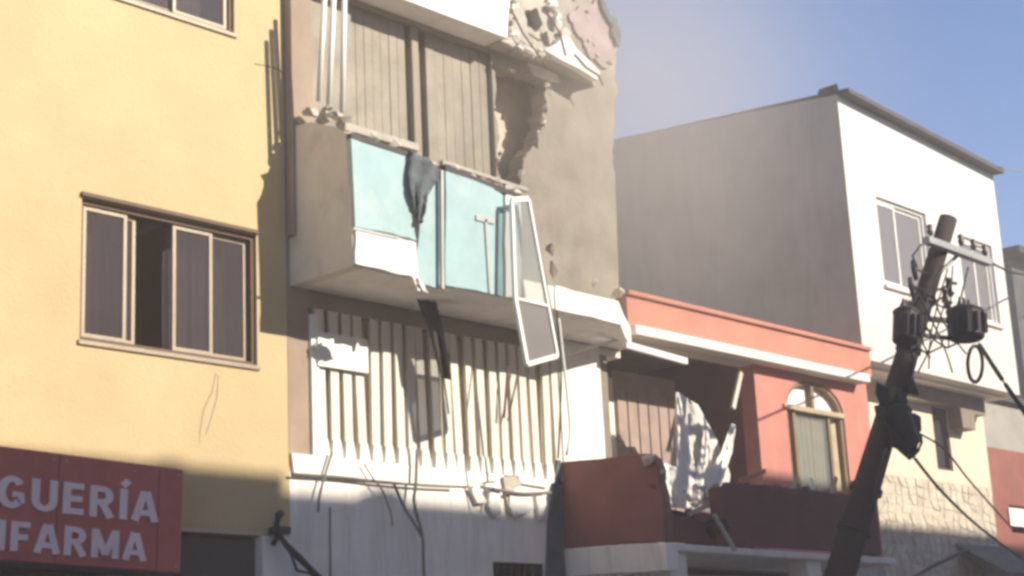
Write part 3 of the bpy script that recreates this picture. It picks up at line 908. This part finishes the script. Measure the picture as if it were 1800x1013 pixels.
yz([(986, 812), (1060, 806), (1100, 800), (1138, 797), (1150, 806), (1158, 826), (1157, 845), (1164, 870), (1168, 905), (1168, 951), (1100, 954), (990, 963)], GX, GX + .12, 'gallery_end_wall', 'maroon_cloth')
MB().plate([(GX - .42, 2.0), (GX - .01, 2.0), (GX - .01, 3.96), (GX - .06, 3.96), (GX - .14, 3.7), (GX - .22, 3.4)], FY - .03, FY - .004).build('gallery_shade_plate', 'cloth_blue', rhs, .005)  # thin dark plate, the bluish shade beside the end wall put in as colour
yz([(990, 966), (1100, 957), (1170, 954), (1174, 1003), (990, 1014)], GX - .03, GX + .15, 'gallery_beam', 'white_old')
MB().plate(xz([(1262, 856), (1290, 850), (1345, 853), (1390, 858), (1440, 864), (1510, 874), (1540, 884), (1550, 976), (1500, 969), (1400, 962), (1300, 958), (1285, 948), (1272, 930), (1266, 895)], PY), PY, PY + .12).build('parapet', 'maroon', rhs, .008)
MB().plate(xz([(1169, 903), (1215, 910), (1240, 925), (1262, 945), (1262, 955), (1169, 951)], PY + .03), PY + .03, PY + .15).build('parapet', 'maroon', rhs, .008)
gzb = at(1300, 962, PY).z
MB().plate([(GX + .16, gzb - .07), (16.2, gzb - .07), (16.2, gzb - .004), (GX + .16, gzb - .004)], PY + .01, FY - .03).build('gallery_slab', 'white_old', rhs, .01)
for i, (x, y, r) in enumerate([(1262, 915, .09), (1250, 935, .10), (1270, 930, .07), (1232, 912, .08)]):
    MB().lump(at(x, y, PY + .02), (r, .10, r * .8), 220 + i).build('broken_edge', 'dark' if i < 3 else 'maroon', rhs)
for i, (x, y, r) in enumerate([(1140, 808, .06), (1152, 832, .05), (1150, 855, .04)]):
    MB().lump(at(x, y, PY + .02), (r, .10, r), 230 + i).build('broken_edge', ('brown_wall', 'concrete_pale', 'maroon')[i], rhs)
MB().bar(at(1255, 905, PY - .02), at(1292, 968, PY - .05), .035, .03).build('broken_lath', 'concrete', rhs)
# shop fronts at the bottom
MB().plate(rect(RX0, RX1, .1, 2.93), FY - .02, FY + .2, [rect(13.35, 15.0, .1, 2.72), rect(15.35, 17.3, .1, 2.72)]).build('shop_wall', 'white_old', rhs)
B(13.35, 15.0, FY + .8, FY + .9, .1, 2.72, 'shop_interior', 'interior_dark', rhs)
B(15.35, 17.3, FY + .8, FY + .9, .1, 2.72, 'shop_interior', 'interior_dark', rhs)
B(13.35, 14.95, FY - .1, FY - .03, 2.60, 2.90, 'shop_fascia', 'dark', rhs, .01)
for px_ in (1186, 1424):
    x = at(px_, 980, PY + .1).x
    B(x - .13, x + .13, PY + .06, PY + .3, .1, gzb - .075, 'post', 'white_old', rhs, .012)

rb3 = random.Random(31)
for i in range(26):
    x = 1270 + 215 * rb3.random()
    r = rb3.uniform(.02, .075)
    MB().lump(at(x, 850 + (x - 1270) * .09 + rb3.uniform(-4, 6), PY + rb3.uniform(.02, .1)), (r * 1.4, r, r * .8), 700 + i).build('rubble_lump', rb3.choice(['maroon', 'dark', 'maroon', 'red_band', 'concrete']), rhs)
for (x0, y0, x1, y1, m_) in ((1300, 846, 1345, 828, 'red_band'), (1395, 862, 1402, 838, 'wood'), (1430, 866, 1426, 842, 'curtain_white'), (1462, 872, 1470, 840, 'wood'), (1210, 905, 1262, 880, 'concrete'), (1180, 900, 1240, 912, 'dark'), (1225, 925, 1275, 905, 'dark')):
    MB().bar(at(x0, y0, PY + .08), at(x1, y1, PY + .16), .045, .02).build('broken_board', m_, rhs)

# torn curtains and loose bits in the porch
tc = [
    ('torn_curtain', 'white torn curtain strip hanging longest in the wrecked porch', [(1187, 690), (1188, 740), (1190, 800), (1190, 840), (1192, 874)], [(1193, 690), (1204, 745), (1218, 805), (1226, 845), (1232, 880)], 'curtain_white', 1),
    ('torn_curtain', 'short wide white curtain scrap lying behind the maroon gallery end wall', [(1160, 812), (1162, 850), (1176, 892)], [(1190, 822), (1208, 862), (1222, 896)], 'curtain_white', 2),
    ('torn_curtain', 'narrow white curtain strip in the middle of the wrecked porch', [(1236, 748), (1233, 790), (1226, 830), (1220, 868)], [(1244, 749), (1248, 795), (1248, 838), (1246, 874)], 'curtain_white', 3),
    ('torn_curtain', 'white curtain strip slanting upward beside the dark porch wall', [(1286, 745), (1270, 790), (1248, 830), (1236, 866)], [(1293, 747), (1286, 796), (1272, 838), (1258, 874)], 'curtain_white', 4),
    ('torn_curtain', 'wide grey torn drape hanging behind the white strips in the porch', [(1192, 690), (1186, 760), (1176, 830), (1168, 884)], [(1226, 712), (1262, 780), (1284, 835), (1270, 888)], 'curtain_dusty', 9),
    ('torn_curtain', 'grey dusty cloth heaped over the broken maroon parapet', [(1200, 862), (1205, 880), (1218, 898)], [(1262, 850), (1264, 880), (1258, 905)], 'curtain_grey', 6),
]
for n_, l_, a_, b_, m_, s_ in tc:
    o = rag(n_, l_, a_, b_, m_, s_, Y=FY - (.04 if s_ == 9 else .12), wave=.022)
    o['category'] = 'curtain'
o = MB().bar(at(1302, 655, FY - .05), at(1288, 718, FY - .05), .06, .03).build('loose_lath', 'concrete_pale')
tag(o, 'short pale lath hanging at an angle under the porch ceiling', 'lath')
o = MB().bar(at(1098, 606, FY - .28), at(1206, 636, FY - .28), .07, .05).build('fallen_trim', 'alu_white', bevel=.006)
tag(o, 'length of white trim hanging just below the cream cornice', 'trim')

# ------------------------------------------------------------------ white building
WX0, WX1, WY = 17.87, 22.02, 11.1
wb = thing('white_building', 'white two storey house with bare grey side wall above the red house', 'house', (20, FY, 0))
w1 = (18.58, 19.86, 6.74, 7.93)
w2 = (20.72, 21.70, 6.62, 7.80)
MB().plate([(WX0, 5.68), (WX1, 5.66), (WX1, 8.93), (WX0, 9.15)], FY, FY + .2, [rect(*w1), rect(*w2)]).build('wall', 'white_wall', wb)
MB().add([(WX0 - .001, FY + .0, 5.0), (WX0 - .001, 19, 5.0), (WX0 - .001, 19, 10.10), (WX0 - .001, FY, 9.16), (WX0 + .2, FY + .2, 5.0), (WX0 + .2, 19, 5.0), (WX0 + .2, 19, 10.05), (WX0 + .2, FY + .2, 9.16)],
         [(0, 3, 2, 1), (4, 5, 6, 7), (0, 1, 5, 4), (1, 2, 6, 5), (2, 3, 7, 6), (3, 0, 4, 7)]).build('side_wall', 'grey_render', wb)
B(WX1 - .2, WX1 - .003, FY + .2, 19, 5.7, 8.9, 'side_wall', 'white_wall', wb)
B(WX1 - .2, WX1 - .003, WY + .2, 19, .1, 5.62, 'side_wall', 'white_wall', wb)
B(WX0, WX1, 19, 19.2, .1, 9.9, 'back_wall', 'white_wall', wb)
# roof sheet with dark front edge
MB().add([(WX0 + .03, FY - .16, 9.15), (WX1 + .06, FY - .16, 8.93), (WX1 + .06, 19.2, 9.85), (WX0 + .03, 19.2, 10.0), (WX0 + .03, FY - .16, 9.21), (WX1 + .06, FY - .16, 8.99), (WX1 + .06, 19.2, 9.91), (WX0 + .03, 19.2, 10.04)],
         [(0, 3, 2, 1), (4, 5, 6, 7), (0, 1, 5, 4), (1, 2, 6, 5), (2, 3, 7, 6), (3, 0, 4, 7)]).build('roof', 'roof_dark', wb)
MB().lump((WX0 + .02, FY + .1, 9.24), (.16, .22, .06), 301).build('roof_corner', 'roof_dark', wb)
MB().box(WX0, WX1, FY + .2, WY + .2, 5.64, 5.69).build('soffit', 'white_old', wb)
MB().box(WX0, WX1 - .2, WY + .2, 19, 5.64, 5.79).build('floor_slab', 'interior', wb)
B(WX0 + .2, WX1 - .2, FY + 2.5, FY + 2.6, 5.8, 9.2, 'inner_wall', 'interior', wb)
for k, (x0, x1, z0, z1) in enumerate((w1, w2)):
    f = MB().plate(rect(x0, x1, z0, z1), FY + .04, FY + .11, [rect(x0 + .04, x1 - .04, z0 + .04, z1 - .04)]).build('window_frame', 'alu_white', wb, .005)
    xm = x0 + (x1 - x0) * (.40 if k == 0 else .5)
    sash(f, x0 + .04, xm + .02, z0 + .04, z1 - .04, FY + .05, 'alu_white', .04, .025, 'glass_grey')
    sash(f, xm - .02, x1 - .04, z0 + .04, z1 - .04, FY + .078, 'alu_white', .04, .025, 'glass_grey')
    B(x0 - .03, x1 + .03, FY - .05, FY + .04, z0 - .05, z0 - .001, 'window_sill', 'white_paint', wb, .008)
    wavy(x0 + .03, x1 - .03, z0, z1, FY + .25, .03, 9, seed=40 + k).build('curtain', 'curtain_grey', wb, smooth=True)
# lower storey set back: cream wall, tall dark window, stone cladding
lw = (at(1637, 720, WY).x, at(1664, 720, WY).x, 4.58, 5.45)
lw2 = (18.45, 18.95, 4.0, 5.35)
MB().plate(rect(WX0, WX1, 4.42, 5.64), WY, WY + .2, [rect(*lw)]).build('wall', 'cream_wall', wb)
MB().plate(rect(WX0, WX1, .1, 4.42), WY + .002, WY + .2).build('cladding_backing', 'mortar', wb)
B(WX0 + .005, 18.55, WY - .04, WY - .002, 3.2, 5.63, 'shade_panel', 'maroon', wb, .01)  # maroon sheet painted in for the shade of overhang and pole
B(lw[0], lw[1], WY + .08, WY + .1, lw[2], lw[3], 'window_pane', 'glass', wb)
B(lw[0], lw[1], WY + .5, WY + .55, lw[2], lw[3], 'inner_panel', 'interior_dark', wb)
MB().plate(rect(*lw), WY + .02, WY + .08, [rect(lw[0] + .03, lw[1] - .03, lw[2] + .03, lw[3] - .03)]).build('window_frame', 'brown_frame', wb)
MB().plate([(lw[0] - 1.0, 5.63), (lw[1] + .75, 5.63), (lw[1] + .75, 5.40), (lw[1] + .42, 5.38), (lw[1] + .40, 5.16), (lw[1] + .04, 5.16), (lw[1] + .02, 5.47), (lw[0] - 1.0, 5.42)][::-1], WY - .20, WY - .003).build('dark_head_box', 'tan_dark', wb, .01)  # added dark board, stands in for the deep shadow under the overhang
# the stones
rs = random.Random(11)
gx, gz = 19, 12
SXa, SXb, SZa, SZb = 18.57, WX1 - .005, 2.9, 4.41
pt = {}
for i in range(gx + 1):
    for j in range(gz + 1):
        fx = 0 if i in (0, gx) else rs.uniform(-.32, .32)
        fz = 0 if j in (0, gz) else rs.uniform(-.32, .32)
        sh = .5 if (j % 2 and 0 < i < gx) else 0
        pt[i, j] = (SXa + (SXb - SXa) * min(max((i + fx + sh * .6) / gx, 0), 1), SZa + (SZb - SZa) * (j + fz) / gz)
for i in range(gx):
    for j in range(gz):
        q = [pt[i, j], pt[i + 1, j], pt[i + 1, j + 1], pt[i, j + 1]]
        cx, cz = sum(p[0] for p in q) / 4, sum(p[1] for p in q) / 4
        pts = []
        for k in range(4):
            a_, b_ = q[k], q[(k + 1) % 4]
            pts += [(cx + (a_[0] - cx) * .93, cz + (a_[1] - cz) * .92), (cx + ((a_[0] + b_[0]) / 2 - cx) * .965, cz + ((a_[1] + b_[1]) / 2 - cz) * .965)]
        d = rs.uniform(-.006, .002)
        n = len(pts)
        v = [(x, WY - .01 - d, z) for x, z in [(cx + (x - cx) * .93, cz + (z - cz) * .93) for x, z in pts]] + [(x, WY + .015, z) for x, z in pts]
        f = [tuple(range(n))] + [(k, (k + 1) % n, n + (k + 1) % n, n + k) for k in range(n)]
        MB().add(v, f).build('stone', rs.choice(['stone', 'stone', 'stone_b', 'stone_b', 'stone_c']), wb)
MB().plate(rect(WX0, WX1, .1, 2.89), WY - .01, WY + .029, [rect(19.3, 20.6, .1, 2.5)]).build('shop_wall', 'white_old', wb)
# low awning roof at the shop
MB().add([(18.6, 10.2, 2.62), (21.4, 10.2, 2.62), (21.4, WY, 2.95), (18.6, WY, 2.95), (18.6, 10.2, 2.68), (21.4, 10.2, 2.68), (21.4, WY, 3.01), (18.6, WY, 3.01)],
         [(0, 3, 2, 1), (4, 5, 6, 7), (0, 1, 5, 4), (1, 2, 6, 5), (2, 3, 7, 6), (3, 0, 4, 7)]).build('shop_canopy', 'metal_grey', wb)

# ------------------------------------------------------------------ houses further along the street
nh = thing('beige_house', 'low beige and red house just past the white building', 'house', (24, 11.3, 0))
NY = 11.3
zb = at(1760, 790, NY).z
B(22.05, 27.5, NY, NY + .2, zb, at(1760, 708, NY).z, 'upper_wall', 'far_grey', nh)
MB().plate(rect(22.05, 27.5, .1, zb - .003), NY - .02, NY + .2, [rect(22.9, 24.6, .1, 3.0), rect(at(1772, 895, NY).x, at(1772, 895, NY).x + .6, 3.85, 4.25)]).build('wall', 'far_red', nh)
B(at(1768, 895, NY).x, at(1768, 895, NY).x + 1.2, NY - .05, NY - .022, at(1770, 925, NY).z, at(1770, 893, NY).z, 'white_panel', 'white_paint', nh, .005)
B(22.05, 27.5, NY + .2, 18, zb, zb + .15, 'floor_slab', 'concrete', nh)
B(27.3, 27.5, NY + .2, 18, .1, zb, 'side_wall', 'far_grey', nh)
B(22.05, 22.25, NY + .2, 18, .1, at(1760, 708, NY).z, 'side_wall', 'far_grey', nh)
MB().box(22.0, 27.6, NY - .1, 18.1, at(1760, 708, NY).z + .003, at(1760, 708, NY).z + .1).build('roof', 'roof_dark', nh)
ca = thing('dark_awning', 'dark purple shop awning in the shade past the stone wall', 'awning', (23, 10.6, 2.8))
p0, p1 = at(1742, 935, 10.55), at(1830, 950, 10.55)
MB().add([(p0.x, 10.4, p0.z - .55), (p1.x, 10.4, p0.z - .55), (p1.x, NY - .03, p0.z), (p0.x, NY - .03, p0.z)], [(0, 1, 2, 3)]).build('canopy', 'cloth_blue', ca, solid=.02)
MB().add([(p0.x, 10.4, p0.z - .57), (p1.x, 10.4, p0.z - .57), (p1.x, 10.41, p0.z - .85), (p0.x, 10.41, p0.z - .85)], [(0, 1, 2, 3)]).build('valance', 'cloth_blue', ca, solid=.015)
fh = thing('far_house', 'dark grey far house at the picture edge beyond the beige house', 'house', (33, 13, 0))
q0, q1 = atX(1776, 486, 31), atX(1776, 700, 31)
MB().plate(rect(30.2, 38, .1, q0.z + .15), 14.25, 14.45, [rect(31.2, 32.2, 5.2, 6.4), rect(33.2, 34.2, 5.2, 6.4), rect(31.2, 32.2, 8.0, 9.1)]).build('wall', 'roof_dark', fh)
B(30.2, 30.4, 14.45, 22, .1, q0.z + .15, 'side_wall', 'roof_dark', fh)
for x, z in ((31.2, 5.2), (33.2, 5.2), (31.2, 8.0)):
    B(x, x + 1, 14.4, 14.42, z, z + 1.15, 'window_pane', 'glass', fh)
B(29.9, 38.2, 13.9, 22, q0.z + .16, q0.z + .30, 'roof', 'metal_dark', fh)

# ------------------------------------------------------------------ utility pole
pb, ptop = Vector((12.95, 9.36, 0)), at(1667, 384, 7.75)
ax_ = (ptop - pb)
pole = thing('utility_pole', 'dark leaning utility pole carrying two transformers in front of the red house', 'utility pole', pb)


def on(px, py):
    """the point of the pole's axis nearest in height to this place, and the depth there"""
    best = min((abs((lambda d: (EYE + d * (((pb + ax_ * t).y - EYE.y) / d.y)).z)(fwd + rgt * ((px - 900) / FPX) - upv * ((py - 506.5) / FPX)) - (pb + ax_ * t).z), t) for t in [i / 400 for i in range(401)])
    return (pb + ax_ * best[1]).y


def pp(px, py, dy=0):
    return at(px, py, on(px, py) + dy)


ts = [0, .2, .45, .6, .8, .93, 1.0]
MB().tube([pb + ax_ * t for t in ts], [.17, .165, .148, .132, .112, .096, .092], 16).build('shaft', 'pole', pole, smooth=True)
# crossarm and struts
MB().bar(pp(1628, 422, -.1), pp(1738, 462, -.1), .075, .085).build('crossarm', 'metal_grey', pole, .006)
MB().bar(pp(1690, 442, -.06), pp(1652, 480, -.06), .03, .03).build('strut', 'metal_grey', pole)
for i, (x, y) in enumerate(((1690, 432), (1712, 440), (1732, 450), (1636, 415))):
    p = pp(x, y, -.1)
    MB().tube([p, p + Vector((0, 0, .05)), p + Vector((0, 0, .07)), p + Vector((0, 0, .10)), p + Vector((0, 0, .12))], [.02, .035, .022, .034, .015], 10).build('insulator', 'porcelain', pole, smooth=True)
# cut-out fuses beside the shaft
for (x, y) in ((1607, 475), (1602, 505), (1668, 505), (1662, 525)):
    p = pp(x, y, -.08)
    o = MB().tube([p + Vector((.02, 0, -.10)), p, p + Vector((-.01, 0, .10))], [.022, .03, .02], 10).build('fuse', 'metal_dark', pole, smooth=True)
    MB().tube([p + Vector((.0, 0, .02)), pp(x + (22 if x < 1640 else -22), y + 6, 0)], .012, 6).build('fuse_arm', 'metal_dark', pole)
for (x, y) in ((1673, 498), (1668, 515), (1665, 532)):
    p = pp(x, y, -.08)
    MB().tube([p + Vector((-.09, 0, 0)), p + Vector((.09, 0, 0.01))], .018, 8).build('step_bar', 'metal_dark', pole)


def transformer(px, py, hw, hh, lean, name):
    c_ = pp(px, py, -.16)
    t = Vector((math.sin(lean), 0, math.cos(lean)))
    o = MB().tube([c_ - t * hh, c_ - t * (hh - .02), c_ + t * (hh - .05), c_ + t * (hh - .02), c_ + t * (hh + .02)], [hw * .9, hw, hw, hw * 1.06, hw * .7], 20).build(name, 'metal_dark', pole, .004, False)
    for k in (-.5, .0, .5):
        p = c_ + t * hh + Vector((k * hw, 0, 0))
        MB().tube([p, p + t * .05, p + t * .07, p + t * .12], [.018, .034, .02, .012], 8).build('bushing', 'porcelain', o, smooth=True)
    for k in range(7):
        ang = k * math.pi / 6 + math.pi
        d = Vector((math.cos(ang), math.sin(ang), 0))
        MB().bar(c_ - t * hh * .7 + d * (hw + .01), c_ + t * hh * .6 + d * (hw + .01), .012, .05).build('cooling_fin', 'metal_dark', o)
    return o


transformer(1592, 574, .125, .17, .25, 'transformer')
transformer(1697, 570, .185, .16, .12, 'transformer')
MB().bar(pp(1622, 560, 0), pp(1690, 566, -.1), .05, .05).build('mounting_arm', 'metal_dark', pole)
MB().bar(pp(1625, 590, 0), pp(1680, 596, -.1), .04, .04).build('mounting_arm', 'metal_dark', pole)
# jumper wires
for pts in ([(1655, 470), (1640, 500), (1645, 535), (1670, 545)], [(1625, 570), (1645, 600), (1665, 612), (1690, 600)], [(1700, 545), (1690, 520), (1702, 470)], [(1610, 610), (1630, 622), (1655, 610), (1660, 590)], [(1612, 470), (1604, 450), (1620, 430)], [(1600, 545), (1606, 520), (1600, 495)]):
    P_ = [pp(x, y, -.12) for x, y in pts]
    MB().tube(P_, .011, 6).build('jumper_wire', 'cable', pole, smooth=True)
loop = [pp(1712 + 13 * math.cos(a_ * math.pi / 9) + 2, 640 + 32 * math.sin(a_ * math.pi / 9), -.15) for a_ in range(19)]
MB().tube(loop, .020, 8).build('cable_loop', 'cable', pole, smooth=True)
# splice box and coil lower down
bx = pp(1583, 742, -.16)
MB().tube([bx + Vector((-.10, 0, .16)), bx + Vector((-.08, 0, .12)), bx + Vector((.06, 0, -.20)), bx + Vector((.08, 0, -.25))], [.05, .13, .14, .06], 14).build('splice_case', 'metal_dark', pole, smooth=True)
for k in range(5):
    cpt = pp(1578 + 3 * k, 745 + 4 * k, -.14 - .02 * k)
    ring = [cpt + Vector((.17 * math.cos(q * math.pi / 9) + .02 * k, .04 * math.sin(q), .24 * math.sin(q * math.pi / 9))) for q in range(19)]
    MB().tube(ring, .018, 6).build('cable_coil', 'cable', pole, smooth=True)
rr_ = random.Random(5)
for k in range(9):
    cpt = pp(1578 + rr_.uniform(-30, 34), 725 + rr_.uniform(-55, 60), -.12)
    MB().lump(cpt, (.12, .08, .13), 400 + k).build('cable_knot', 'green_cloth' if k % 3 == 0 else 'cable', pole)
MB().bar(pp(1560, 790, -.14), pp(1530, 900, -.14), .05, .05).build('riser_pipe', 'metal_dark', pole)

for t in (.50, .56, .70, .78, .86):
    p = pb + ax_ * t
    q = pb + ax_ * (t + .008)
    r = .165 - .07 * max(0, t - .45) / .5 + .012
    MB().tube([p, q], r, 16).build('band_clamp', 'metal_dark', pole, smooth=False)
rw = random.Random(8)
for k in range(9):
    a_ = (1615 + rw.uniform(-15, 60), 470 + rw.uniform(-20, 60))
    b_ = (1600 + rw.uniform(-10, 110), 600 + rw.uniform(-30, 60))
    m_ = ((a_[0] + b_[0]) / 2 + rw.uniform(-30, 30), (a_[1] + b_[1]) / 2 + rw.uniform(0, 40))
    pth = [Vector((*a_, 0)).lerp(Vector((*m_, 0)), t / 4) * (1 - t / 4) + Vector((*m_, 0)).lerp(Vector((*b_, 0)), t / 4) * (t / 4) for t in range(5)]
    MB().tube([pp(q.x, q.y, -.13 - .02 * (k % 3)) for q in pth], .009, 6).build('jumper_wire', 'cable', pole, smooth=True)

# cables strung from the pole
cable('power_line', 'thick black cable running down from the larger transformer to the picture edge', [pp(1722, 606, -.1), at(1750, 650, 7.2), at(1792, 712, 6.9), at(1880, 840, 6.5)], .022)
cable('power_line', 'wire leaving the crossarm end toward the far houses', [pp(1736, 458, -.1), at(1762, 472, 8.2), at(1795, 482, 9), at(1900, 500, 14)], .015)
cable('power_line', 'upper of two slanting service wires crossing the stone wall', [pp(1612, 760, -.1), at(1660, 790, 8.6), at(1700, 840, 9.2), at(1742, 888, 10.0), at(1780, 930, 10.4)], .012, 'cable_grey')
cable('power_line', 'lower thick slanting wire crossing the stone wall', [pp(1608, 806, -.1), at(1650, 858, 8.4), at(1700, 908, 9.0), at(1745, 945, 9.6), at(1800, 985, 10.0)], .016, 'cable')
cable('power_line', 'thin wire crossing the sky past the white roof', [Vector((21.9, 10.3, 8.98)), at(1796, 301, 13), at(1900, 306, 20)], .012, 'cable_grey')
cable('power_line', 'dark cable slanting up through the shade under the stone wall', [at(1600, 1020, 9.0), at(1640, 995, 9.2), at(1690, 972, 9.5), at(1702, 968, 9.6)], .022)

# ------------------------------------------------------------------ houses across the street, whose roofs shade the lower walls
op = thing('opposite_house', 'long plain house across the street behind the viewer, its roof shading the shop fronts', 'house', (4, -2, 0))
H1, H2, OX = 10.41, 11.05, 20.3
ow = [rect(x, x + 1.4, z, z + 1.2) for x in (-10, -6.5, -3, .5, 4, 7.5, 11, 14.5) for z in (4.2, 7.2)]
MB().plate(rect(-14, OX, .1, H1), -2.2, -2.0, ow).build('wall', 'opposite_wall', op)
for r_ in ow:
    B(r_[0][0], r_[1][0], -2.12, -2.1, r_[0][1], r_[2][1], 'window_pane', 'glass', op)
B(-14, OX, -9, -2.2, H1 - .45, H1 - .25, 'roof', 'concrete', op)
B(-14, -13.8, -9, -2.2, .1, H1 - .46, 'side_wall', 'opposite_wall', op)
B(-14, OX, -9.2, -9, .1, H1 - .3, 'back_wall', 'opposite_wall', op)
B(-14, 13.7, -2.25, -1.99, H1 + .003, H1 + .13, 'roof_parapet', 'opposite_wall', op)
for x, h_ in ((15.08, .50), (12.83, .56)):
    MB().tube([(x, -2.9, H1 - .25), (x, -2.9, H1 + h_ - .08), (x, -2.9, H1 + h_)], [.34, .34, .15], 20).build('water_tank', 'dark', op)
op2 = thing('opposite_house', 'taller plain house across the street behind the viewer further along', 'house', (28, -2, 0))
ow = [rect(x, x + 1.4, z, z + 1.2) for x in (22, 25.5, 29, 32.5, 36, 39.5) for z in (4.2, 7.4)]
MB().plate(rect(OX + .01, 48, .1, H2), -2.2, -2.0, ow).build('wall', 'opposite_wall', op2)
for r_ in ow:
    B(r_[0][0], r_[1][0], -2.12, -2.1, r_[0][1], r_[2][1], 'window_pane', 'glass', op2)
B(OX + .01, 48, -9, -2.2, H2 - .3, H2 - .1, 'roof', 'concrete', op2)
B(OX + .01, OX + .2, -9, -2.2, .1, H2 - .31, 'side_wall', 'opposite_wall', op2)
B(47.8, 48, -9, -2.2, .1, H2 - .31, 'side_wall', 'opposite_wall', op2)
B(OX + .01, 48, -9.2, -9, .1, H2 - .2, 'back_wall', 'opposite_wall', op2)
